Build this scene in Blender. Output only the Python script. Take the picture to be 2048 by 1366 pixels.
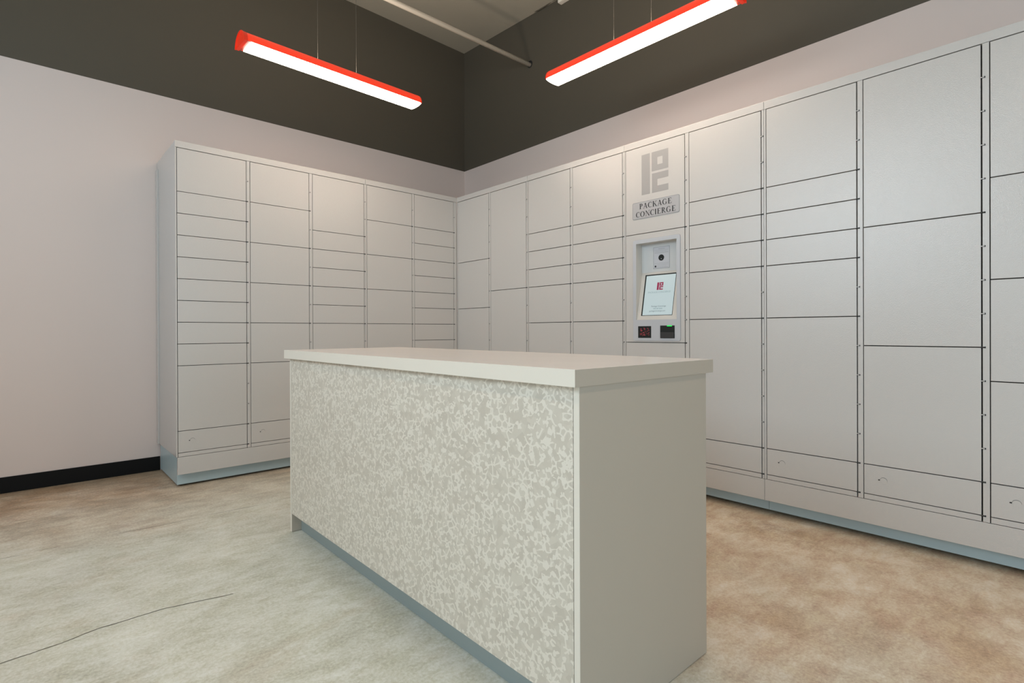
import bpy, bmesh, math, random
from mathutils import Vector, Matrix
random.seed(4)
for o in list(bpy.data.objects): bpy.data.objects.remove(o)
S = bpy.context.scene
COL = S.collection

# ------------------------------------------------------------------ camera, world, light, exposure
cam_d = bpy.data.cameras.new('camera'); cam = bpy.data.objects.new('camera', cam_d); COL.objects.link(cam)
cam_d.sensor_width = 36.0; cam_d.lens = 36.0 * 1059.81 / 2048
cam_d.shift_x = 33.45 / 2048; cam_d.shift_y = -18.33 / 2048
cam_d.clip_start = 0.02
R_ = Matrix(((0.74841588, 0.00399034, -0.66321772), (-0.6632196, -0.00102267, -0.74842416), (-0.00366472, 0.99999152, 0.00188109)))
cam.matrix_world = Matrix.Translation((-2.9758, -3.8877, 0.9997)) @ R_.to_4x4()
S.camera = cam
S.view_settings.view_transform = 'Standard'; S.view_settings.look = 'None'
S.view_settings.gamma = 1.0; S.view_settings.use_curve_mapping = False
S.view_settings.exposure = 0.06

W = bpy.data.worlds.new('world'); S.world = W; W.use_nodes = True
W.node_tree.nodes['Background'].inputs[0].default_value = (0.72, 0.86, 1.0, 1)
W.node_tree.nodes['Background'].inputs[1].default_value = 0.35

def area(name, loc, direction, sx, sy, power, col):
    d = bpy.data.lights.new(name, 'AREA'); d.shape = 'RECTANGLE'; d.size = sx; d.size_y = sy
    d.energy = power; d.color = col
    o = bpy.data.objects.new(name, d); COL.objects.link(o); o.location = loc
    o.rotation_euler = Vector(direction).to_track_quat('-Z', 'Y').to_euler()
    return o
# daylight entering through the glazed openings behind the camera
area('window_daylight', (-2.6, -6.45, 1.45), (0, 1, 0), 3.6, 2.3, 40, (0.68, 0.87, 1.0))
area('window_daylight', (-4.90, -1.85, 2.42), (1, 0, 0), 2.6, 1.25, 75, (0.72, 0.88, 1.0))
area('door_daylight', (-4.90, -5.0, 1.10), (1, 0, 0), 1.5, 2.0, 48, (0.66, 0.85, 1.0))

# ------------------------------------------------------------------ materials
def mat(name, col, rough=0.5, metal=0.0, spec=0.5, emit=None, es=0.0, bump=0.0, bscale=300, mottled=0.0, mscale=3.0):
    m = bpy.data.materials.new(name); m.use_nodes = True
    nt = m.node_tree; b = nt.nodes['Principled BSDF']
    b.inputs['Base Color'].default_value = (*col, 1); b.inputs['Roughness'].default_value = rough
    b.inputs['Metallic'].default_value = metal; b.inputs['Specular IOR Level'].default_value = spec
    if emit: b.inputs['Emission Color'].default_value = (*emit, 1); b.inputs['Emission Strength'].default_value = es
    tc = nt.nodes.new('ShaderNodeTexCoord')
    if bump:
        n = nt.nodes.new('ShaderNodeTexNoise'); n.inputs['Scale'].default_value = bscale; n.inputs['Detail'].default_value = 2
        bp = nt.nodes.new('ShaderNodeBump'); bp.inputs['Strength'].default_value = bump; bp.inputs['Distance'].default_value = 0.002
        nt.links.new(tc.outputs['Object'], n.inputs['Vector']); nt.links.new(n.outputs['Fac'], bp.inputs['Height'])
        nt.links.new(bp.outputs['Normal'], b.inputs['Normal'])
    if mottled:
        n = nt.nodes.new('ShaderNodeTexNoise'); n.inputs['Scale'].default_value = mscale; n.inputs['Detail'].default_value = 4
        mx = nt.nodes.new('ShaderNodeMix'); mx.data_type = 'RGBA'
        mx.inputs[6].default_value = (*[c * (1 - mottled) for c in col], 1); mx.inputs[7].default_value = (*[min(1, c * (1 + mottled)) for c in col], 1)
        nt.links.new(tc.outputs['Object'], n.inputs['Vector']); nt.links.new(n.outputs['Fac'], mx.inputs[0]); nt.links.new(mx.outputs[2], b.inputs['Base Color'])
    return m

POWDER = mat('light_grey_powder_coat', (0.565, 0.54, 0.51), rough=0.20, spec=0.6, bump=0.30, bscale=340)
TOEP = mat('blue_shade_base_steel', (0.43, 0.535, 0.555), rough=0.35)  # bluish shade under the lockers is mixed into this steel colour
GAPSHADE = mat('gap_and_slot_shade', (0.018, 0.018, 0.016), rough=0.8)  # near-black paints the shade inside door gaps; hinge slots use it too
HOLE = mat('black_hole', (0.008, 0.008, 0.008), rough=0.8)
WALLW = mat('warm_white_wall_paint', (0.71, 0.608, 0.558), rough=0.75, spec=0.25, bump=0.05, bscale=260, mottled=0.02, mscale=1.2)
WALLD = mat('dark_brown_grey_paint', (0.098, 0.084, 0.062), rough=0.6, spec=0.3, mottled=0.04, mscale=1.5)
CEIL = mat('ceiling_paint', (0.44, 0.40, 0.32), rough=0.8, spec=0.2, mottled=0.05, mscale=1.5)
RUBBER = mat('black_rubber_base', (0.004, 0.004, 0.004), rough=0.6, spec=0.2)
TOPM = mat('cream_laminate', (0.74, 0.675, 0.62), rough=0.22, spec=0.5, mottled=0.02, mscale=8)
ENDM = mat('end_shade_laminate', (0.45, 0.395, 0.32), rough=0.45, spec=0.4, mottled=0.015, mscale=6)  # counter laminate darkened by the shade on its near end faces
EDGEM = mat('cream_edge_band', (0.75, 0.695, 0.595), rough=0.4)
TOEM = mat('grey_green_toe_kick', (0.27, 0.31, 0.295), rough=0.4)
LOGOM = mat('silver_grey_print', (0.36, 0.345, 0.33), rough=0.4)
PLATEM = mat('brushed_silver_plate', (0.44, 0.43, 0.43), rough=0.35, metal=0.1)
INK = mat('black_ink', (0.02, 0.02, 0.02), rough=0.5)
SILV = mat('silver_kiosk_plastic', (0.50, 0.51, 0.53), rough=0.4, bump=0.04, bscale=500)
BACKM = mat('pale_kiosk_back', (0.62, 0.63, 0.62), rough=0.45)
BEZEL = mat('cream_kiosk_plastic', (0.60, 0.57, 0.52), rough=0.4)
BLACKP = mat('black_plastic', (0.012, 0.014, 0.013), rough=0.45, spec=0.3)
LABELM = mat('pale_label', (0.57, 0.575, 0.60), rough=0.5)
LABELG = mat('label_grey_print', (0.22, 0.23, 0.24), rough=0.6)
SCREEN = mat('lit_screen', (0.05, 0.05, 0.05), rough=0.2, emit=(0.56, 0.68, 0.69), es=0.78)
SCRRED = mat('screen_crimson', (0.02, 0.0, 0.005), rough=0.3, emit=(0.30, 0.015, 0.07), es=0.8)
SCRGREY = mat('screen_grey_text', (0.02, 0.02, 0.02), rough=0.3, emit=(0.22, 0.32, 0.34), es=0.9)
SCRDARK = mat('screen_dark_text', (0.02, 0.02, 0.02), rough=0.3, emit=(0.07, 0.10, 0.12), es=0.9)
LEDG = mat('green_led', (0.0, 0.2, 0.03), rough=0.3, emit=(0.02, 0.9, 0.12), es=0.7)
LEDR = mat('red_scanner_glow', (0.2, 0.02, 0.03), rough=0.4, emit=(0.7, 0.10, 0.12), es=0.35)
CONDUIT = mat('painted_conduit', (0.85, 0.78, 0.67), rough=0.5)
WIRE = mat('steel_wire', (0.09, 0.08, 0.065), rough=0.6)
REDH = mat('red_translucent_acrylic', (0.75, 0.03, 0.012), rough=0.3, emit=(1.0, 0.055, 0.018), es=0.55)
REDC = mat('red_end_cap', (0.70, 0.03, 0.01), rough=0.15, emit=(1.0, 0.04, 0.01), es=0.22)
REDD = mat('dark_red_tray', (0.25, 0.03, 0.02), rough=0.4)
LENS = mat('lamp_diffuser', (0.9, 0.9, 0.9), rough=0.5, emit=(1.0, 0.84, 0.68), es=18.5)
CRACK = mat('floor_joint_dirt', (0.10, 0.085, 0.06), rough=0.9)
CRACK2 = mat('faint_floor_joint_dirt', (0.22, 0.19, 0.15), rough=0.9)

def floor_mat():
    m = bpy.data.materials.new('stained_concrete'); m.use_nodes = True
    nt = m.node_tree; N = nt.nodes; L = nt.links; b = N['Principled BSDF']
    tc = N.new('ShaderNodeTexCoord')
    def noise(scale, detail=6, rough=0.6, dist=0.0, stretch=None):
        n = N.new('ShaderNodeTexNoise'); n.inputs['Scale'].default_value = scale; n.inputs['Detail'].default_value = detail
        n.inputs['Roughness'].default_value = rough; n.inputs['Distortion'].default_value = dist
        if stretch:
            mp = N.new('ShaderNodeMapping'); mp.inputs['Scale'].default_value = stretch
            L.new(tc.outputs['Object'], mp.inputs['Vector']); L.new(mp.outputs['Vector'], n.inputs['Vector'])
        else: L.new(tc.outputs['Object'], n.inputs['Vector'])
        return n.outputs['Fac']
    def ramp(f, a, bb, c0=(0, 0, 0, 1), c1=(1, 1, 1, 1)):
        r = N.new('ShaderNodeValToRGB'); r.color_ramp.elements[0].position = a; r.color_ramp.elements[1].position = bb
        r.color_ramp.elements[0].color = c0; r.color_ramp.elements[1].color = c1
        L.new(f, r.inputs['Fac']); return r.outputs['Color']
    def mth(op, a, bb, clamp=False):
        n = N.new('ShaderNodeMath'); n.operation = op; n.use_clamp = clamp
        for i, v in enumerate((a, bb)):
            if isinstance(v, (int, float)): n.inputs[i].default_value = v
            else: L.new(v, n.inputs[i])
        return n.outputs[0]
    def mix(f, a, bb, mode='MIX'):
        n = N.new('ShaderNodeMix'); n.data_type = 'RGBA'; n.blend_type = mode
        if isinstance(f, (int, float)): n.inputs[0].default_value = f
        else: L.new(f, n.inputs[0])
        for i, v in ((6, a), (7, bb)):
            if isinstance(v, tuple): n.inputs[i].default_value = (*v, 1)
            else: L.new(v, n.inputs[i])
        return n.outputs[2]
    sx = N.new('ShaderNodeSeparateXYZ'); L.new(tc.outputs['Object'], sx.inputs[0]); X, Y = sx.outputs[0], sx.outputs[1]
    n1 = noise(0.9, 5, 0.55, 0.6); n2 = noise(3.2, 8, 0.65, 0.4); n3 = noise(13, 10, 0.72, 0.3, (0.55, 1.2, 1)); n4 = noise(90, 4, 0.7)
    base = mix(ramp(n2, 0.35, 0.7), (0.55, 0.54, 0.46), (0.70, 0.69, 0.605))
    # tan acid stain over the side between the counter and the right-hand lockers, and along the left wall
    fx = mth('MULTIPLY', mth('ADD', X, 1.75), 0.9)                     # 0 at x=-1.75
    fx = mth('ADD', fx, mth('MULTIPLY', mth('SUBTRACT', n1, 0.5), 1.6))
    fx = ramp(fx, 0.0, 0.8)
    fy = mth('MULTIPLY', mth('ADD', Y, 0.85), 0.8)
    fy = mth('ADD', fy, mth('MULTIPLY', mth('SUBTRACT', n1, 0.5), 1.2))
    fy = ramp(fy, 0.0, 0.9)
    st = mth('MAXIMUM', fx, fy)
    tanw = mix(ramp(n2, 0.38, 0.66), (0.36, 0.23, 0.135), (0.60, 0.47, 0.345))
    tan = mix(ramp(n2, 0.38, 0.66), (0.58, 0.41, 0.265), (0.82, 0.70, 0.565))
    c = mix(mth('MULTIPLY', fx, 0.92), base, tan)
    c = mix(mth('MULTIPLY', fy, 0.92), c, tanw)
    # darker rusty bands
    s2 = ramp(noise(2.0, 8, 0.66, 0.9), 0.52, 0.70)
    c = mix(mth('MULTIPLY', mth('MULTIPLY', s2, st), 0.70), c, (0.46, 0.31, 0.19))
    s3 = ramp(noise(1.9, 8, 0.65, 0.3, (1.0, 1.6, 1)), 0.56, 0.75)
    c = mix(mth('MULTIPLY', s3, 0.42), c, (0.48, 0.37, 0.25))
    s4 = ramp(noise(2.6, 8, 0.7, 0.2, (1.3, 0.8, 1)), 0.55, 0.78)
    c = mix(mth('MULTIPLY', s4, 0.4), c, (0.76, 0.75, 0.71))
    # strip against the far left wall is dark olive
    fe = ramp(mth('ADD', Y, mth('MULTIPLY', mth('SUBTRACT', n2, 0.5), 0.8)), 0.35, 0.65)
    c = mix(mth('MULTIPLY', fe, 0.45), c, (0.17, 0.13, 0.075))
    c = mix(0.55, c, ramp(n3, 0.3, 0.7, (0.25, 0.24, 0.22, 1), (0.75, 0.74, 0.72, 1)), 'OVERLAY')
    c = mix(0.42, c, ramp(n4, 0.3, 0.7, (0.2, 0.2, 0.2, 1), (0.8, 0.8, 0.8, 1)), 'OVERLAY')
    L.new(c, b.inputs['Base Color'])
    L.new(ramp(n2, 0.3, 0.7, (0.36, 0.36, 0.36, 1), (0.55, 0.55, 0.55, 1)), b.inputs['Roughness'])
    b.inputs['Specular IOR Level'].default_value = 0.4
    bp = N.new('ShaderNodeBump'); bp.inputs['Strength'].default_value = 0.15; bp.inputs['Distance'].default_value = 0.002
    L.new(n3, bp.inputs['Height']); L.new(bp.outputs['Normal'], b.inputs['Normal'])
    return m

def pattern_mat():
    # printed laminate: soft grey ground with small angular pale flecks that join into branches
    m = bpy.data.materials.new('fleck_print_laminate'); m.use_nodes = True
    nt = m.node_tree; N = nt.nodes; L = nt.links; b = N['Principled BSDF']
    tc = N.new('ShaderNodeTexCoord')
    mp = N.new('ShaderNodeMapping'); mp.inputs['Location'].default_value = (3.3, 1.7, 0.4)
    L.new(tc.outputs['Object'], mp.inputs['Vector'])
    def vor(scale, feat, out, rnd=1.0, vec=None):
        v = N.new('ShaderNodeTexVoronoi'); v.voronoi_dimensions = '3D'; v.feature = feat; v.inputs['Scale'].default_value = scale
        v.inputs['Randomness'].default_value = rnd; L.new(vec or mp.outputs['Vector'], v.inputs['Vector']); return v.outputs[out]
    def mth(op, a, bb):
        n = N.new('ShaderNodeMath'); n.operation = op
        for i, v in enumerate((a, bb)):
            if isinstance(v, (int, float)): n.inputs[i].default_value = v
            else: L.new(v, n.inputs[i])
        return n.outputs[0]
    def mix(f, a, bb):
        n = N.new('ShaderNodeMix'); n.data_type = 'RGBA'; L.new(f, n.inputs[0])
        for i, v in ((6, a), (7, bb)):
            if isinstance(v, tuple): n.inputs[i].default_value = (*v, 1)
            else: L.new(v, n.inputs[i])
        return n.outputs[2]
    edge = mth('LESS_THAN', vor(47, 'DISTANCE_TO_EDGE', 'Distance'), 0.10)
    sel = N.new('ShaderNodeSeparateColor'); L.new(vor(60, 'F1', 'Color'), sel.inputs[0])
    s1 = mth('GREATER_THAN', sel.outputs[0], 0.47)
    flecks = mth('MULTIPLY', edge, s1)
    sel2 = N.new('ShaderNodeSeparateColor'); L.new(vor(92, 'F1', 'Color'), sel2.inputs[0])
    f2 = mth('GREATER_THAN', sel2.outputs[1], 0.87)
    m1 = mth('MAXIMUM', flecks, f2)
    shade = N.new('ShaderNodeSeparateColor'); L.new(vor(52, 'F1', 'Color'), shade.inputs[0])
    g = mix(shade.outputs[2], (0.55, 0.495, 0.41), (0.625, 0.57, 0.475))
    c = mix(m1, g, (0.73, 0.675, 0.575))
    L.new(c, b.inputs['Base Color']); b.inputs['Roughness'].default_value = 0.42
    return m
FLOORM = floor_mat(); PATM = pattern_mat()

# ------------------------------------------------------------------ helpers
def bm_box(bm, p0, p1, bev=0.0, mi=0):
    x0, y0, z0 = [min(a, b) for a, b in zip(p0, p1)]; x1, y1, z1 = [max(a, b) for a, b in zip(p0, p1)]
    vs = [bm.verts.new(v) for v in ((x0, y0, z0), (x1, y0, z0), (x1, y1, z0), (x0, y1, z0), (x0, y0, z1), (x1, y0, z1), (x1, y1, z1), (x0, y1, z1))]
    fs = [bm.faces.new([vs[i] for i in q]) for q in ((0, 3, 2, 1), (4, 5, 6, 7), (0, 1, 5, 4), (1, 2, 6, 5), (2, 3, 7, 6), (3, 0, 4, 7))]
    for f in fs: f.material_index = mi
    if bev:
        es = list({e for f in fs for e in f.edges})
        bmesh.ops.bevel(bm, geom=es, offset=bev, segments=2, affect='EDGES', profile=0.6)
    return fs
def bm_tube(bm, pts, r, n=12, caps=True):
    pts = [Vector(p) for p in pts]; rings = []
    for i, p in enumerate(pts):
        t = (pts[min(i + 1, len(pts) - 1)] - pts[max(i - 1, 0)]).normalized()
        a = t.orthogonal().normalized() if i == 0 else (pa - t * pa.dot(t)).normalized()
        pa = a; bb = t.cross(a)
        rings.append([bm.verts.new(p + r * (math.cos(2 * math.pi * k / n) * a + math.sin(2 * math.pi * k / n) * bb)) for k in range(n)])
    for A, B in zip(rings, rings[1:]):
        for k in range(n): bm.faces.new((A[k], A[(k + 1) % n], B[(k + 1) % n], B[k]))
    if caps: bm.faces.new(rings[0][::-1]); bm.faces.new(rings[-1])
def bm_prism(bm, poly, fn0, fn1):
    a = [bm.verts.new(fn0(*p)) for p in poly]; b = [bm.verts.new(fn1(*p)) for p in poly]
    bm.faces.new(a); bm.faces.new(b[::-1]); n = len(poly)
    for i in range(n): bm.faces.new((a[i], b[i], b[(i + 1) % n], a[(i + 1) % n]))
def finish(name, bm, mats, parent=None, smooth=False, org=None):
    """org: world origin of the coordinates used in bm when parented (parent's location)"""
    bmesh.ops.recalc_face_normals(bm, faces=bm.faces)
    if parent is not None:
        chain = parent; off = Vector((0, 0, 0))
        while chain is not None: off += chain.location; chain = chain.parent
        if org != 'local':
            for v in bm.verts: v.co -= off
    me = bpy.data.meshes.new(name); bm.to_mesh(me); bm.free()
    for m in (mats if isinstance(mats, (list, tuple)) else [mats]): me.materials.append(m)
    if smooth:
        for p in me.polygons: p.use_smooth = True
    o = bpy.data.objects.new(name, me); COL.objects.link(o)
    if parent is not None: o.parent = parent
    return o
def box(name, p0, p1, m, parent=None, bev=0.0, org=None):
    bm = bmesh.new(); bm_box(bm, p0, p1, bev); return finish(name, bm, m, parent, org=org)
def tag(o, label=None, cat=None, group=None, kind=None):
    for k, v in (('label', label), ('category', cat), ('group', group), ('kind', kind)):
        if v: o[k] = v
    return o
def empty(name, loc):
    o = bpy.data.objects.new(name, None); COL.objects.link(o); o.location = loc; o.empty_display_size = 0.1; return o

# ------------------------------------------------------------------ structure
WA, WB, ZP, ZC = 0.625, 0.5867, 2.729, 4.40      # wall planes, paint line, wall tops
XL, YR = -4.75, -6.3
tag(box('floor', (XL - 0.15, YR - 0.15, -0.1), (WB + 0.12, WA + 0.12, 0.0), FLOORM), kind='structure')
bm = bmesh.new()
def cz(x, y): return 4.005 - 0.0133 * (x - WB) + 0.0368 * (y - WA)
vb = [bm.verts.new((x, y, cz(x, y))) for x, y in ((XL, YR), (WB, YR), (WB, WA), (XL, WA))]
vt = [bm.verts.new((v.co.x, v.co.y, 4.5)) for v in vb]
bm.faces.new(vb[::-1]); bm.faces.new(vt)
for i in range(4): bm.faces.new((vb[i], vb[(i + 1) % 4], vt[(i + 1) % 4], vt[i]))
tag(finish('ceiling', bm, CEIL), kind='structure')
def wall(name, boxes_low, boxes_high):
    bm = bmesh.new()
    for a, b_ in boxes_low: bm_box(bm, a, b_, mi=0)
    for a, b_ in boxes_high: bm_box(bm, a, b_, mi=1)
    return tag(finish(name, bm, [WALLW, WALLD]), kind='structure')
wall('wall_left', [((XL, WA, 0), (WB + 0.12, WA + 0.12, ZP))], [((XL, WA, ZP), (WB + 0.12, WA + 0.12, ZC))])
wall('wall_right', [((WB, YR, 0), (WB + 0.12, WA, ZP))], [((WB, YR, ZP), (WB + 0.12, WA, ZC))])
# unseen walls behind the camera, glazed (daylight side)
wall('wall_rear', [((XL, YR - 0.12, 0), (-4.4, YR, ZP)), ((-0.8, YR - 0.12, 0), (WB, YR, ZP)), ((-4.4, YR - 0.12, 0), (-0.8, YR, 0.3)), ((-4.4, YR - 0.12, 2.6), (-0.8, YR, ZP))],
     [((XL, YR - 0.12, ZP), (WB, YR, ZC))])
wall('wall_far_side', [((XL - 0.12, YR, 0), (XL, -5.8, ZP)), ((XL - 0.12, -5.8, 2.15), (XL, -4.2, ZP)), ((XL - 0.12, -4.2, 0), (XL, -3.2, ZP)), ((XL - 0.12, -3.2, 0), (XL, -0.5, 1.75)), ((XL - 0.12, -0.5, 0), (XL, WA, ZP))],
     [((XL - 0.12, YR, ZP), (XL, -3.2, ZC)), ((XL - 0.12, -0.5, ZP), (XL, WA, ZC)), ((XL - 0.12, -3.2, 3.1), (XL, -0.5, ZC))])
FRM = mat('dark_window_frame', (0.03, 0.03, 0.03), rough=0.4)
for nm, horiz, rng, zl, zh in (('window_1', True, (-4.4, -0.8), 0.3, 2.6), ('window_2', False, (-3.2, -0.5), 1.75, 3.1), ('door_1', False, (-5.8, -4.2), 0.0, 2.15)):
    bm = bmesh.new(); a, b_ = rng; n = 2 if nm == 'door_1' else 3
    def bb(s0, s1, z0, z1):
        if horiz: bm_box(bm, (s0, YR - 0.09, z0), (s1, YR - 0.03, z1))
        else: bm_box(bm, (XL - 0.09, s0, z0), (XL - 0.03, s1, z1))
    bb(a, b_, zl, zl + 0.06); bb(a, b_, zh - 0.06, zh)
    for k in range(n + 1):
        s = a + (b_ - a - 0.06) * k / n; bb(s, s + 0.06, zl, zh)
    tag(finish(nm, bm, FRM), kind='structure')
tag(box('baseboard_left', (XL, WA - 0.008, 0.0), (-2.2475, WA, 0.1005), RUBBER, bev=0.002), kind='structure')

# floor joints
fl = bpy.data.objects['floor']
def crack(pts, w, m):
    bm = bmesh.new(); prev = None
    for i, (x, y) in enumerate(pts):
        ww = w * (0.25 if i in (0, len(pts) - 1) else random.uniform(0.7, 1.2)) / 2
        a = bm.verts.new((x, y - ww, 0.0006)); b_ = bm.verts.new((x, y + ww, 0.0006))
        if prev: bm.faces.new((prev[0], a, b_, prev[1]))
        prev = (a, b_)
    return finish('floor_joint', bm, m, fl)
def poly(pts, n=8, j=0.004):
    out = []
    for (x0, y0), (x1, y1) in zip(pts, pts[1:]):
        for k in range(n): out.append((x0 + (x1 - x0) * k / n, y0 + (y1 - y0) * k / n + random.uniform(-j, j)))
    return out + [pts[-1]]
crack(poly([(-4.7, -1.70), (-3.04, -1.696), (-2.897, -1.681), (-2.79, -1.657), (-2.60, -1.657), (-2.40, -1.704), (-2.385, -1.706)], 6, 0.002), 0.0042, CRACK)
for a, b_ in ((-3.2, -2.99), (-2.95, -2.86), (-2.62, -2.28), (-2.25, -1.96), (-1.9, -1.2)):
    crack(poly([(a, -0.67), (b_, -0.685)], 6, 0.003), 0.0032, CRACK2)

# ------------------------------------------------------------------ parcel lockers
U = 0.14; ZB = 0.2256; ZD = ZB + 14 * U; ZCAP = 2.2298; ZF1 = 0.1985; ZF0 = 0.0855
def zr(k): return ZD - k * U

class Bank:
    def __init__(self, side): self.side = side
    def P(self, s, d, z): return (s, d, z) if self.side == 'A' else (d, s, z)
    def box(self, name, s0, s1, d0, d1, z0, z1, m, parent, bev=0.0):
        return box(name, self.P(s0, d0, z0), self.P(s1, d1, z1), m, parent, bev)
BA, BB = Bank('A'), Bank('B')

def key_lock(bank, s, z, door):
    dirn = 1 if bank.side == 'A' else -1
    bm = bmesh.new(); n = 28; r = 0.0142
    bm_prism(bm, [(r * math.cos(2 * math.pi * k / n), r * math.sin(2 * math.pi * k / n)) for k in range(n)],
             lambda a, b_: bank.P(s + a, -0.0012, z + b_), lambda a, b_: bank.P(s + a, 0.002, z + b_))
    lk = finish('lock_cover', bm, POWDER, door)
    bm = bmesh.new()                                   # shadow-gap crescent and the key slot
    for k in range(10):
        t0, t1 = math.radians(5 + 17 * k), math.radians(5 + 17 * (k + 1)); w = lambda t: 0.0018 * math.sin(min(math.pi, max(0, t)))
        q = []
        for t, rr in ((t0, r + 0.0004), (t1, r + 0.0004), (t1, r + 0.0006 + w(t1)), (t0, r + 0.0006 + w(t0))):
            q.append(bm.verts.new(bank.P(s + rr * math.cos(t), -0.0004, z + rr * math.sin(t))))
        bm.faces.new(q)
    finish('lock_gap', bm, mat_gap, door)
    bm = bmesh.new(); bm_box(bm, bank.P(s - dirn * 0.021, -0.0015, z - 0.0005), bank.P(s - dirn * 0.014, 0.001, z + 0.0045), bev=0.001)
    finish('key_slot', bm, HOLE, door)
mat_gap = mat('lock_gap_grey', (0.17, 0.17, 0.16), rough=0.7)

def unit(bank, s_lo, s_hi, cols, ends, label, extra=None, recess=None):
    """cols: list of (left edge, right edge as seen, [row spans], lock?) in bank coordinate; s_lo..s_hi total extent"""
    sm = (s_lo + s_hi) / 2
    depth = WA - 0.003 if bank.side == 'A' else WB - 0.003
    root = empty('parcel_locker_unit', bank.P(sm, depth / 2, 0.0)); tag(root, label, 'locker', 'parcel locker units along the two walls')
    g = 0.0008
    # carcass
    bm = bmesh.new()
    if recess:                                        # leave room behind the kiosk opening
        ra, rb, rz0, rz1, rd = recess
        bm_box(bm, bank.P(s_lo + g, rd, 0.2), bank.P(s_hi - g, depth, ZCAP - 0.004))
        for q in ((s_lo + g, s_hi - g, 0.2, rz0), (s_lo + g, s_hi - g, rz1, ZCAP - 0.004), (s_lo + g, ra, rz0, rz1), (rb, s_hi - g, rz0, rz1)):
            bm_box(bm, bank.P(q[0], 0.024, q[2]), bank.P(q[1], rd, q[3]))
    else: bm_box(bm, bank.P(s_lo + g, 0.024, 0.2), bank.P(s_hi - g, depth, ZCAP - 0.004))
    finish('carcass', bm, GAPSHADE, root)
    bank.box('top_cap', s_lo + g, s_hi - g, 0.0, depth, ZD + 0.0022, ZCAP, POWDER, root, 0.0015)
    bank.box('plinth_fascia', s_lo + g + (0.006 if 'left' in ends and bank.side == 'A' else 0), s_hi - g, 0.0, 0.02, ZF0, ZF1, POWDER, root, 0.0012)
    t0 = 0.042 if bank.side == 'A' else 0.06
    tl = s_lo + (0.012 if ('left' in ends and bank.side == 'A') else g)
    if bank.side == 'B' and s_hi > -0.1: pass
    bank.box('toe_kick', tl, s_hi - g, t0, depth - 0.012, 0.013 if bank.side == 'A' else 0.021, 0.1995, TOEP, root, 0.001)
    for sx_ in (s_lo + 0.08, s_hi - 0.08):
        for dd in (0.16, depth - 0.14):
            bm = bmesh.new(); bm_tube(bm, [bank.P(sx_, dd, 0.0), bank.P(sx_, dd, 0.024)], 0.022, 14); finish('levelling_foot', bm, HOLE, root)
    # strips: everything between door edges
    edges = sorted([(min(c[0], c[1]), max(c[0], c[1])) for c in cols])
    cur = s_lo
    for a, b_ in edges + [(s_hi, None)]:
        lo, hi = cur + (0.0014 if cur != s_lo else g), a - (0.0014 if a != s_hi else g)
        if hi - lo > 0.001: bank.box('divider_strip', lo, hi, 0.0, 0.024, ZF1 + 0.002, ZD + 0.0005, POWDER, root, 0.0008)
        cur = b_
    if 'left' in ends:
        if bank.side == 'A': bank.box('side_panel', s_lo - 0.0005, s_lo + 0.0012, 0.0, depth, 0.1995, ZCAP - 0.001, POWDER, root)
        else: bank.box('side_panel', s_lo - 0.0005, s_lo + 0.0012, 0.0, depth, 0.1995, ZCAP - 0.001, POWDER, root)
    pins = bmesh.new(); holes = bmesh.new()
    for (l, r, rows, lock) in cols:
        dirn = 1 if r > l else -1
        dl, dr = l + dirn * 0.0020, r - dirn * (0.0036 if bank.side == 'B' else 0.0024)
        k = 0
        for i, n in enumerate(rows):
            gh = 0.0021 if bank.side == 'B' else 0.0018; z1, z0 = zr(k) - gh, zr(k + n) + gh; k += n
            if n < 0: continue
            if extra and (l, i) in extra:
                extra[(l, i)](bank, dl, dr, z0, z1, root); continue
            d = bank.box('locker_door', dl, dr, 0.0, 0.02, z0, z1, POWDER, root, 0.0012)
            if i == len(rows) - 1 and lock is not None: key_lock(bank, l + dirn * lock, 0.298, d)
        bank.box('bottom_rail', dl, dr, 0.0, 0.022, ZF1 + 0.0026, ZB - 0.0016, POWDER, root, 0.0008)
        for q in range(1, 15):                              # hinge lugs with their slots on the strip right of the doors
            z = zr(q); h = 0.0034
            bm_box(pins, bank.P(dr - dirn * 0.001, -0.0026, z - 0.0014), bank.P(r + dirn * 0.0078, 0.003, z + 0.0018))
            bm_box(holes, bank.P(dr + dirn * 0.001, -0.0012, z - 0.003), bank.P(r + dirn * 0.0078, 0.002, z + 0.003))
            bm_box(holes, bank.P(r + dirn * 0.0075, -0.0014, z - h), bank.P(r + dirn * 0.0110, 0.002, z + h))
            if q in _cum(rows): bm_box(holes, bank.P(dr - dirn * 0.002, -0.0029, z - 0.0016), bank.P(r + dirn * 0.0084, 0.002, z + 0.0016))
    finish('hinge_lugs', pins, POWDER, root)['kind'] = 'stuff'
    finish('hinge_slots', holes, GAPSHADE, root)['kind'] = 'stuff'
    return root
def _cum(rows):
    out = set(); k = 0
    for n in rows: k += n; out.add(k)
    return out

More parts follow.
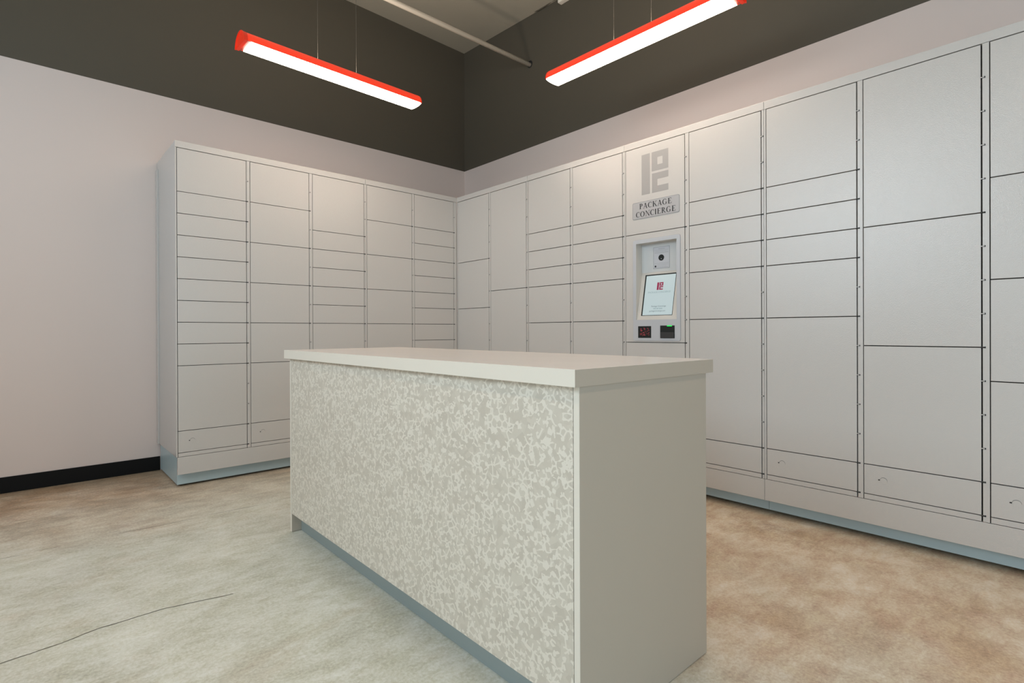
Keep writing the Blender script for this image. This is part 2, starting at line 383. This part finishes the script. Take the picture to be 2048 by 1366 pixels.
A = [-2.2491, -1.8287, -1.8050, -1.3861, -1.3608, -0.9355, -0.9112, -0.4850, -0.4602, -0.0361]
Bc = [-0.0159, -0.4505, -0.4732, -0.9042, -0.9261, -1.3580, -1.3807, -1.8116, -1.8347, -2.2569, -2.2830, -2.7003, -2.7240, -3.1402, -3.1639, -3.5816, -3.6056, -4.0230]
sA = A[5] + 0.0125
uA1 = unit(BA, -2.2583, sA, [(A[0], A[1], [2, 1, 1, 1, 1, 1, 1, 1, 1, 3, 1], 0.083), (A[2], A[3], [2, 2, 2, 2, 2, 3, 1], 0.080), (A[4], A[5], [3, 1, 1, 1, 1, 1, 2, 3, 1], 0.08)],
     ('left',), 'light grey parcel locker unit at the far left, three door columns, beside the bare wall')
box('filler_strip', (-2.268, 0.56, 0.2), (-2.2592, 0.6225, 2.17), POWDER, uA1)
uA2 = unit(BA, sA, -0.0008, [(A[6], A[7], [2, 2, 2, 2, 2, 3, 1], 0.08), (A[8], A[9], [2, 1, 1, 1, 1, 1, 1, 1, 1, 3, 1], 0.08)],
     (), 'light grey parcel locker unit of the left-hand bank touching the inside corner, two door columns')
s1 = Bc[3] - 0.0125; s2 = Bc[7] - 0.0125; s3 = -2.7125
uB1 = unit(BB, s1, -0.0008, [(Bc[0], Bc[1], [4, 3, 3, 3, 1], 0.08), (Bc[2], Bc[3], [6, 4, 3, 1], 0.08)], (),
     'light grey parcel locker unit of the right-hand bank beside the inside corner')
uB2 = unit(BB, s2, s1, [(Bc[4], Bc[5], [3, 1, 1, 1, 2, 5, 1], 0.08), (Bc[6], Bc[7], [3, 1, 1, 1, 2, 5, 1], 0.08)], (),
     'light grey parcel locker unit immediately left of the kiosk screen, two matching door columns')

# kiosk parts --------------------------------------------------------------
def flat(bm, pts, x, dx=0.0):       # pts (y,z) polygon on the plane x
    vs = [bm.verts.new((x, y, z)) for y, z in pts]; bm.faces.new(vs)
def logo_mesh(bm, fn):
    # coordinates 0..1 wide (a, to the right), 0..1 high (b)
    def q(a0, b0, a1, b1): bm.faces.new([bm.verts.new(fn(a, b_)) for a, b_ in ((a0, b0), (a1, b0), (a1, b1), (a0, b1))])
    q(0, 0, .32, 1)
    q(.385, .53, .60, 1); q(.79, .53, 1, 1); q(.60, .53, .79, .67); q(.60, .85, .79, 1)
    q(.395, 0, .60, .475); q(.60, .315, 1, .475); q(.60, 0, 1, .155)

def glyph(ch):
    """serif capitals as quads in a box of height 1; returns (quads, width)"""
    Q = []
    T, t, s = 0.15, 0.060, 0.045          # stem, hairline, serif thickness
    def r(a, b_, c, d): Q.append(((a, b_), (c, b_), (c, d), (a, d)))
    def bar(p, q, w):
        dx, dy = q[0] - p[0], q[1] - p[1]; hw = w / 2
        Q.append(((p[0] - hw, p[1]), (p[0] + hw, p[1]), (q[0] + hw, q[1]), (q[0] - hw, q[1])))
    def arc(cx, cy, rx, ry, a0, a1, tx=T, ty=t, n=18):
        for k in range(n):
            u0, u1 = math.radians(a0 + (a1 - a0) * k / n), math.radians(a0 + (a1 - a0) * (k + 1) / n)
            Q.append(((cx + rx * math.cos(u0), cy + ry * math.sin(u0)), (cx + rx * math.cos(u1), cy + ry * math.sin(u1)),
                      (cx + (rx - tx) * math.cos(u1), cy + (ry - ty) * math.sin(u1)), (cx + (rx - tx) * math.cos(u0), cy + (ry - ty) * math.sin(u0))))
    def serif(x, y): r(x - 0.13, y, x + 0.13, y + s)
    def stem(x, w=T): r(x - w / 2, 0, x + w / 2, 1); serif(x, 0); serif(x, 1 - s)
    if ch == 'I': stem(.15); wd = .30
    elif ch == 'P': stem(.17); arc(.27, .73, .28, .27, -90, 90); r(.17, 1 - t, .28, 1); r(.17, .46, .28, .46 + t); wd = .58
    elif ch == 'R': stem(.17); arc(.27, .74, .27, .26, -90, 90); r(.17, 1 - t, .28, 1); r(.17, .48, .28, .48 + t); bar((.30, .50), (.62, 0), .13); r(.55, 0, .76, s); wd = .70
    elif ch == 'A': bar((.10, 0), (.33, 1), .05); bar((.58, 0), (.35, 1), .13); r(.19, .30, .50, .30 + t); r(0, 0, .21, s); r(.45, 0, .72, s); wd = .70
    elif ch == 'C': arc(.36, .5, .36, .51, 52, 308); r(.56, .66, .60, .95); wd = .64
    elif ch == 'G': arc(.36, .5, .36, .51, 52, 310); r(.56, .66, .60, .95); r(.52, .06, .64, .42); r(.44, .40, .72, .44); wd = .74
    elif ch == 'O': arc(.37, .5, .37, .51, 0, 360, n=36); wd = .74
    elif ch == 'K': stem(.17); bar((.24, .42), (.60, 1), .05); bar((.36, .58), (.64, 0), .13); r(.48, 1 - s, .74, 1); r(.52, 0, .78, s); wd = .74
    elif ch == 'E': stem(.17); r(.10, 0, .58, t); r(.10, 1 - t, .55, 1); r(.17, .49, .42, .49 + t); r(.40, .40, .43, .62); r(.55, 0, .59, .24); r(.52, .78, .56, 1); wd = .60
    elif ch == 'N': r(.13, 0, .175, 1); serif(.15, 0); r(.02, 1 - s, .2, 1); bar((.16, 1), (.66, 0), .13); r(.635, 0, .68, 1); serif(.66, 1 - s); wd = .76
    return Q, wd
def serif_text(bm, text, fn, height, total):
    gs = [glyph(c) for c in text]; nat = sum(g[1] for g in gs); gap = 0.075; xs = total / height / (nat + gap * (len(text) - 1)); x = 0
    for Q, wd in gs:
        for q in Q: bm.faces.new([bm.verts.new(fn((x + a) * height * xs, b_ * height)) for a, b_ in q])
        x += wd + gap

def rrect(y0, y1, z0, z1, r, n=5):
    pts = []
    for cy, cz_, a0 in ((y1 - r, z1 - r, 0), (y0 + r, z1 - r, 90), (y0 + r, z0 + r, 180), (y1 - r, z0 + r, 270)):
        for k in range(n + 1):
            t = math.radians(a0 + 90 * k / n); pts.append((cy + r * math.cos(t), cz_ + r * math.sin(t)))
    return pts
def header_panel(bank, dl, dr, z0, z1, root):
    hp = bank.box('header_panel', dl, dr, 0.0, 0.02, z0, z1, POWDER, root, 0.0012)
    bm = bmesh.new(); L0, L1, B0, B1 = -1.9580, -2.1478, 1.8725, 2.1300
    logo_mesh(bm, lambda a, b_: (-0.0006, L0 + (L1 - L0) * a, B0 + (B1 - B0) * b_)); finish('logo_print', bm, LOGOM, hp)
    npz = bmesh.new(); bm_prism(npz, rrect(-2.2225, -1.8905, 1.7232, 1.830, 0.010), lambda y, z: (-0.0022, y, z), lambda y, z: (0.0005, y, z))
    npl = finish('name_plate', npz, PLATEM, hp)
    bm = bmesh.new(); bm_rim(bm, rrect(-2.2225, -1.8905, 1.7232, 1.830, 0.010), rrect(-2.2207, -1.8923, 1.725, 1.8282, 0.009), -0.0026); finish('name_plate_border', bm, LABELG, hp)
    bm = bmesh.new()
    serif_text(bm, 'PACKAGE', lambda a, b_: (-0.0029, -1.9412 - a, 1.7845 + b_), 0.0345, 0.2290)
    serif_text(bm, 'CONCIERGE', lambda a, b_: (-0.0029, -1.9165 - a, 1.7335 + b_), 0.0345, 0.2800)
    finish('name_plate_lettering', bm, INK, hp)
def bm_rim(bm, outer, inner, x):
    n = len(outer); a = [bm.verts.new((x, *p)) for p in outer]; b_ = [bm.verts.new((x, *p)) for p in inner]
    for i in range(n): bm.faces.new((a[i], a[(i + 1) % n], b_[(i + 1) % n], b_[i]))
def kiosk(bank, dl, dr, z0, z1, root):
    yl, yr, zt, zb = -1.9169, -2.2022, 1.5620, 1.0698       # opening
    D, zbend = 0.0635, 1.3786
    # surround panel with a rectangular hole (four bars)
    bm = bmesh.new()
    for a, b_, c, d in ((dl, yl + 0.0012, z0, z1), (yr - 0.0012, dr, z0, z1), (yl + 0.0012, yr - 0.0012, zt + 0.0012, z1), (yl + 0.0012, yr - 0.0012, z0, zb - 0.0012)):
        bm_box(bm, (0.0, a, c), (0.02, b_, d))
    kp = finish('kiosk_panel', bm, POWDER, root)
    # silver frame, rounded, with the opening
    fo = rrect(-2.2264, -1.8938, 0.9363, 1.5865, 0.012, 4)
    bm = bmesh.new()
    def ring(x0, x1):
        out = [(p[0], p[1]) for p in fo]; inn = []
        cy, cz_ = (yl + yr) / 2, (zt + zb) / 2
        for y, z in out: inn.append((yr if y < cy else yl, zt if z > cz_ else zb))
        return out, inn
    out, inn = ring(0, 0); n = len(out)
    ao = [bm.verts.new((-0.004, *p)) for p in out]; ai = [bm.verts.new((-0.004, *p)) for p in inn]
    bo = [bm.verts.new((0.001, *p)) for p in out]
    for i in range(n):
        j = (i + 1) % n
        if (ai[i].co - ai[j].co).length < 1e-6: bm.faces.new((ao[i], ao[j], ai[i]))
        else: bm.faces.new((ao[i], ao[j], ai[j], ai[i]))
        bm.faces.new((ao[i], bo[i], bo[j], ao[j]))
    bmesh.ops.remove_doubles(bm, verts=bm.verts, dist=1e-6)
    finish('kiosk_frame', bm, SILV, kp)
    bm = bmesh.new(); bm_rim(bm, rrect(-2.2276, -1.8926, 0.9351, 1.5877, 0.013, 4), fo, -0.0003); finish('frame_outline', bm, LABELG, kp)
    # recess: two side walls, ceiling, back, slanted console
    bm = bmesh.new()
    for y in (yl, yr):
        vs = [bm.verts.new(p) for p in ((-0.004, y, zt), (D, y, zt), (D, y, zbend), (-0.001, y, zb), (-0.004, y, zb))]; bm.faces.new(vs)
    bm.faces.new([bm.verts.new(p) for p in ((-0.004, yl, zt), (-0.004, yr, zt), (D, yr, zt), (D, yl, zt))])
    finish('recess_lining', bm, BEZEL, kp)
    bm = bmesh.new(); bm.faces.new([bm.verts.new(p) for p in ((D, yl, zt), (D, yr, zt), (D, yr, zbend), (D, yl, zbend))]); finish('recess_back', bm, BACKM, kp)
    bm = bmesh.new()
    c = [(D, yl, zbend), (D, yr, zbend), (0.0, yr, zb), (0.0, yl, zb)]
    bm.faces.new([bm.verts.new(p) for p in c]); finish('slanted_console', bm, BEZEL, kp)
    O = Vector((D, yl, zbend)); e1 = Vector((0, -1, 0)); e2 = (Vector((0, yl, zb)) - O).normalized(); nrm = e1.cross(e2)
    if nrm.x > 0: nrm = -nrm
    def sp(a, b_, h=0.001): v = O + e1 * a + e2 * b_ + nrm * h; return tuple(v)
    SW, SL = abs(yl - yr), (Vector((0, yl, zb)) - O).length
    a0, a1, b0, b1 = 0.040, 0.248, 0.024, SL - 0.030
    def plate(name, A0, A1, B0, B1, h, m, th=0.0025):
        bm = bmesh.new(); bm_prism(bm, [(A0, B0), (A1, B0), (A1, B1), (A0, B1)], lambda a, b_: sp(a, b_, h), lambda a, b_: sp(a, b_, h - th)); return finish(name, bm, m, kp)
    plate('screen_gap', a0 - 0.010, a1 + 0.003, b0 - 0.008, b1 + 0.003, 0.0006, BLACKP, 0.0004)
    plate('touch_screen', a0, a1, b0, b1, 0.0018, SCREEN, 0.001)
    sw, sl = a1 - a0, b1 - b0
    bm = bmesh.new(); lx, lw, ly, lh = a0 + sw * 0.405, sw * 0.21, b0 + sl * 0.185, sl * 0.19
    logo_mesh(bm, lambda a, b_: sp(lx + lw * a, ly + lh * (1 - b_), 0.0024)); finish('screen_logo', bm, SCRRED, kp)
    def stext(txt, ca, cb, size, m, name):
        cu = bpy.data.curves.new('t', 'FONT'); cu.body = txt; cu.size = size; cu.align_x = 'CENTER'
        to = bpy.data.objects.new('t', cu); COL.objects.link(to); dg = bpy.context.evaluated_depsgraph_get()
        me = bpy.data.meshes.new_from_object(to.evaluated_get(dg)); bm = bmesh.new(); bm.from_mesh(me)
        bpy.data.objects.remove(to); bpy.data.curves.remove(cu); bpy.data.meshes.remove(me)
        for v in bm.verts: v.co = Vector(sp(ca + v.co.x, cb - v.co.y, 0.0024))
        finish(name, bm, m, kp)
    ca = a0 + sw * 0.5
    stext('PACKAGE CONCIERGE', ca, b0 + sl * 0.45, 0.0155, SCRGREY, 'screen_heading')
    stext('Package Concierge', ca + 0.006, b0 + sl * 0.80, 0.0135, SCRDARK, 'screen_contact_text')
    bm = bmesh.new()
    for k in range(10):
        aa = ca - 0.028 + k * 0.0058 + (0.003 if k > 2 else 0) + (0.003 if k > 5 else 0)
        bm.faces.new([bm.verts.new(sp(aa + p, b0 + sl * 0.855 - q, 0.0024)) for p, q in ((0, 0), (0.0036, 0), (0.0036, 0.007), (0, 0.007))])
    finish('screen_small_text', bm, SCRGREY, kp)
    stext('packageconcierge.com', ca, b0 + sl * 0.915, 0.0125, SCRDARK, 'screen_contact_text')
    # label with camera on the back of the recess
    Fx = D
    def bp(px0, px1, zz0, zz1, name, m, x=Fx - 0.0010):
        bm = bmesh.new(); bm_box(bm, (x, px0, zz0), (x + 0.0008, px1, zz1)); return finish(name, bm, m, kp)
    ly0, ly1, lz0, lz1 = LBL
    bp(ly0, ly1, lz0, lz1, 'notice_label', LABELM)
    bm = bmesh.new()
    def fr(a, b_, c, d): bm.faces.new([bm.verts.new((Fx - 0.0013, y, z)) for y, z in ((a, c), (b_, c), (b_, d), (a, d))])
    w = 0.0016
    fr(ly0, ly0 - w, lz0, lz1); fr(ly1 + w, ly1, lz0, lz1); fr(ly0, ly1, lz0, lz0 + w); fr(ly0, ly1, lz1 - w, lz1)
    H = lz1 - lz0; Wd = ly0 - ly1
    for f_, x0, x1, th in ((.90, .3, .7, .012), (.84, .08, .92, .006), (.78, .1, .9, .006), (.72, .08, .92, .010), (.24, .06, .94, .006), (.17, .22, .92, .006), (.10, .22, .80, .005), (.05, .1, .9, .005)):
        fr(ly0 - Wd * x0, ly0 - Wd * x1, lz0 + H * f_, lz0 + H * (f_ + th))
    finish('notice_print', bm, LABELG, kp)
    bp(ly0 - Wd * .08, ly0 - Wd * .18, lz0 + H * .07, lz0 + H * .15, 'notice_mark', INK, Fx - 0.0016)
    cyy, czz = CAMC; bm = bmesh.new()
    bm_prism(bm, [(0.0195 * math.cos(2 * math.pi * k / 28), 0.0195 * math.sin(2 * math.pi * k / 28)) for k in range(28)], lambda a, b_: (Fx - 0.003, cyy + a, czz + b_), lambda a, b_: (Fx, cyy + a, czz + b_))
    finish('camera_window', bm, BLACKP, kp)
    bm = bmesh.new(); bmesh.ops.create_icosphere(bm, subdivisions=2, radius=0.0035, matrix=Matrix.Translation((Fx - 0.003, cyy - 0.001, czz - 0.007))); finish('camera_lens', bm, SILV, kp, smooth=True)
    # scanner and card reader below the console
    def well(name, ya, yb, za, zc_, m):
        bm = bmesh.new(); bm_box(bm, (-0.0052, ya, za), (0.0, yb, zc_), bev=0.001); return finish(name, bm, m, kp)
    well('code_scanner', -1.9313, -2.0263, 0.9540, 1.0296, BLACKP)
    bm = bmesh.new(); random.seed(7)
    for k in range(46):
        y = -1.9313 - random.uniform(.14, .84) * 0.095; z = 0.954 + random.uniform(.18, .80) * 0.0756; a = random.uniform(.002, .010); h = random.uniform(.0012, .003)
        if random.random() < .4: a, h = h, a * .8
        bm.faces.new([bm.verts.new((-0.0056 - k * 1e-6, yy, zz)) for yy, zz in ((y, z), (y - a, z), (y - a, z + h), (y, z + h))])
    finish('scanner_red_light', bm, LEDR, kp)
    well('card_reader', -2.0903, -2.1893, 0.9528, 1.0322, BLACKP)
    bm = bmesh.new(); bm_box(bm, (-0.012, -2.095, 0.956), (-0.005, -2.186, 0.990), bev=0.002); finish('card_reader_lip', bm, FRM, kp)
    bm = bmesh.new(); bm_box(bm, (-0.0072, -2.138, 1.026), (-0.005, -2.172, 1.033), bev=0.0015); finish('reader_green_light', bm, LEDG, kp)
LBL = (-2.003, -2.118, 1.398, 1.537); CAMC = (-2.060, 1.467)
uB3 = unit(BB, s3, s2, [(Bc[8], Bc[9], [4, 5, 4, 1], 0.08), (Bc[10], Bc[11], [3, 1, 1, 1, 2, 5, 1], 0.08)], (),
     'light grey parcel locker unit with the built-in kiosk screen and name plate',
     recess=(-2.204, -1.915, 1.066, 1.566, 0.068),
     extra={(Bc[8], 0): header_panel, (Bc[8], 1): kiosk})
uB4 = unit(BB, -4.031, s3, [(Bc[12], Bc[13], [3, 1, 1, 1, 2, 5, 1], 0.078), (Bc[14], Bc[15], [5, 4, 4, 1], 0.078), (Bc[16], Bc[17], [4, 3, 3, 3, 1], 0.078)], ('left',),
     'light grey parcel locker unit nearest the camera at the right edge, three wide door columns')

# ------------------------------------------------------------------ counter island
isl = empty('package_counter', (-2.028, -3.0947, 0)); isl.rotation_euler = (0, 0, -0.0093)
tag(isl, 'cream-topped sorting counter with fleck-patterned front in the middle of the room', 'counter')
def ib(name, p0, p1, m, bev=0.001): return box(name, p0, p1, m, isl, bev, org='local')
X0, X1, Y0, Y1, HT, HB = 0.026, 0.629, 0.009, 1.882, 0.9106, 0.8690
# worktop: slab plus edge bands, shade painted into the near one
ib('worktop', (0.0012, 0.0012, HB), (0.6556, 1.8875, HT), TOPM, 0.0008)
ib('worktop_edge', (0.0, 0.0002, HB + 0.0002), (0.0012, 1.8887, HT - 0.0006), EDGEM, 0)
ib('worktop_edge', (0.0002, 0.0, HB + 0.0002), (0.6568, 0.0012, HT - 0.0006), ENDM, 0)
PT = 0.0185
ib('end_panel', (X0 + 0.0006, Y0, 0.002), (X1, Y0 + PT, HB), ENDM)
ib('end_panel', (X0 + 0.0006, Y1 - PT, 0.002), (X1, Y1, HB), ENDM)
ib('panel_edge', (X0, Y0 + 0.0006, 0.002), (X0 + 0.0006, Y0 + PT - 0.0006, HB), EDGEM, 0)
ib('panel_edge', (X0, Y1 - PT + 0.0006, 0.002), (X0 + 0.0006, Y1 - 0.0006, HB), EDGEM, 0)
ib('patterned_panel', (X0 + 0.0005, Y0 + PT + 0.002, 0.092), (X0 + PT, Y1 - PT - 0.001, HB - 0.001), PATM, 0.0008)
ib('rear_panel', (X1 - PT, Y0 + PT, 0.092), (X1 - 0.002, Y1 - PT, HB), ENDM)
ib('toe_kick', (X0 + 0.048, Y0 + PT, 0.0), (X1 - 0.05, Y1 - PT, 0.091), TOEM)

# ------------------------------------------------------------------ pendants
def pendant(name, ctr, rot, label, cables, L=1.20):
    r = empty(name, ctr); r.rotation_euler = (0, 0, rot); tag(r, label, 'light', 'red linear pendant lamps')
    h = L / 2
    def half(rad, n=18): return [(rad * math.cos(math.pi * k / n), rad * math.sin(math.pi * k / n)) for k in range(n + 1)]
    bm = bmesh.new(); o = half(0.070); i_ = half(0.067)
    prof = [(a, b_ + 0.002) for a, b_ in o] + [(a, b_ + 0.002) for a, b_ in reversed(i_)]
    bm_prism(bm, prof, lambda a, b_: (-h, a, b_), lambda a, b_: (h, a, b_)); finish('housing', bm, REDH, r, org='local')
    for s_ in (-1, 1):
        ct = 0.016 if s_ < 0 else 0.004
        bm = bmesh.new(); o = half(0.0755 if s_ < 0 else 0.0715, 22); q = [(a, b_ + (-0.002 if s_ < 0 else 0.001)) for a, b_ in o]
        bm_prism(bm, q, lambda a, b_: (s_ * (h - 0.002), a, b_), lambda a, b_: (s_ * (h + ct), a, b_))
        c = finish('end_cap', bm, REDC, r, org='local')
        if s_ > 0: continue
        bm = bmesh.new(); q = [(a * 1.03, b_ * 1.04 - 0.003) for a, b_ in o]; qi = [(a * 0.9, b_ * 0.9 + 0.001) for a, b_ in o]
        bm_prism(bm, q + qi[::-1], lambda a, b_: (s_ * (h + 0.016), a, b_), lambda a, b_: (s_ * (h + 0.021), a, b_)); finish('cap_rim', bm, REDC, r, org='local')
    bm = bmesh.new(); q = [(-0.0655, 0.008), (-0.0655, -0.001), (-0.055, -0.007), (-0.03, -0.0105), (0, -0.0115), (0.03, -0.0105), (0.055, -0.007), (0.0655, -0.001), (0.0655, 0.008)]
    bm_prism(bm, q, lambda a, b_: (-h + 0.022, a, b_), lambda a, b_: (h + 0.001, a, b_)); finish('diffuser', bm, LENS, r, org='local')
    for s_ in (-1,):
        bm = bmesh.new(); bm_box(bm, (s_ * (h - 0.022), -0.066, 0.001), (s_ * h, 0.066, 0.02)); finish('tray_end', bm, REDD if s_ < 0 or rot > 1 else LABELM, r, org='local')
    up = area('pendant_uplight', (0, 0, 0), (0, 0, 1), L - 0.1, 0.08, 7.5, (1.0, 0.86, 0.70)); up.parent = r; up.location = (0, 0, 0.078); up.rotation_euler = (math.pi, 0, 0)
    for cx_ in cables:
        wx, wy = ctr[0] + cx_ * math.cos(rot), ctr[1] + cx_ * math.sin(rot)
        bm = bmesh.new(); bm_tube(bm, [(cx_, 0, 0.07), (cx_, 0, cz(wx, wy) - ctr[2] + 0.01)], 0.0009, 6); finish('suspension_cable', bm, WIRE, r, org='local')
    return r
pendant('pendant_lamp', (-1.4335, -0.6240, 2.650), 0.036, 'glowing red pendant lamp hanging in front of the left wall, seen whole', (-0.15, 0.12))
pendant('pendant_lamp', (-0.3435, -2.1140, 2.650), math.pi / 2 + 0.0165, 'glowing red pendant lamp above the right-hand lockers, running out of the top of the frame', (-0.13, 0.12))

# the two lamps of the same ring that hang behind and above the camera
pendant('pendant_lamp', (-1.85, -4.05, 2.650), 0.0, 'red pendant lamp behind the counter, outside the photograph, parallel to the left wall', (-0.15, 0.12))
pendant('pendant_lamp', (-3.15, -2.60, 2.650), math.pi / 2, 'red pendant lamp above the photographer, outside the photograph, parallel to the right-hand lockers', (-0.13, 0.12))

# ------------------------------------------------------------------ pipe, junction box
pr_ = empty('ceiling_pipe', (-1.5, -0.374, 3.50)); tag(pr_, 'pale painted pipe crossing below the ceiling and entering the right wall', 'pipe')
bm = bmesh.new(); bm_tube(bm, [(-4.74, -0.374, 3.485), (WB + 0.02, -0.374, 3.505)], 0.0195, 16); finish('pipe', bm, CONDUIT, pr_, smooth=True)
bm = bmesh.new()
bm_tube(bm, [(WB - 0.002, -0.374, 3.512), (WB + 0.02, -0.374, 3.512)], 0.033, 20); finish('wall_hole', bm, HOLE, pr_)
jb = empty('junction_box', (WB, -0.82, 3.90)); tag(jb, 'small grey box on the dark right wall under the ceiling with a looping cable', 'junction box')
bm = bmesh.new(); bm_box(bm, (WB - 0.05, -0.765, 3.885), (WB, -0.862, 3.965), bev=0.008); finish('box_body', bm, CONDUIT, jb)
bm = bmesh.new()
bm_tube(bm, [(WB - 0.004, -0.405, 3.995), (WB - 0.010, -0.44, 3.972), (WB - 0.012, -0.50, 3.958), (WB - 0.012, -0.58, 3.958), (WB - 0.012, -0.66, 3.963), (WB - 0.012, -0.77, 3.955)], 0.0055, 8); finish('cable', bm, WALLD, jb, smooth=True)
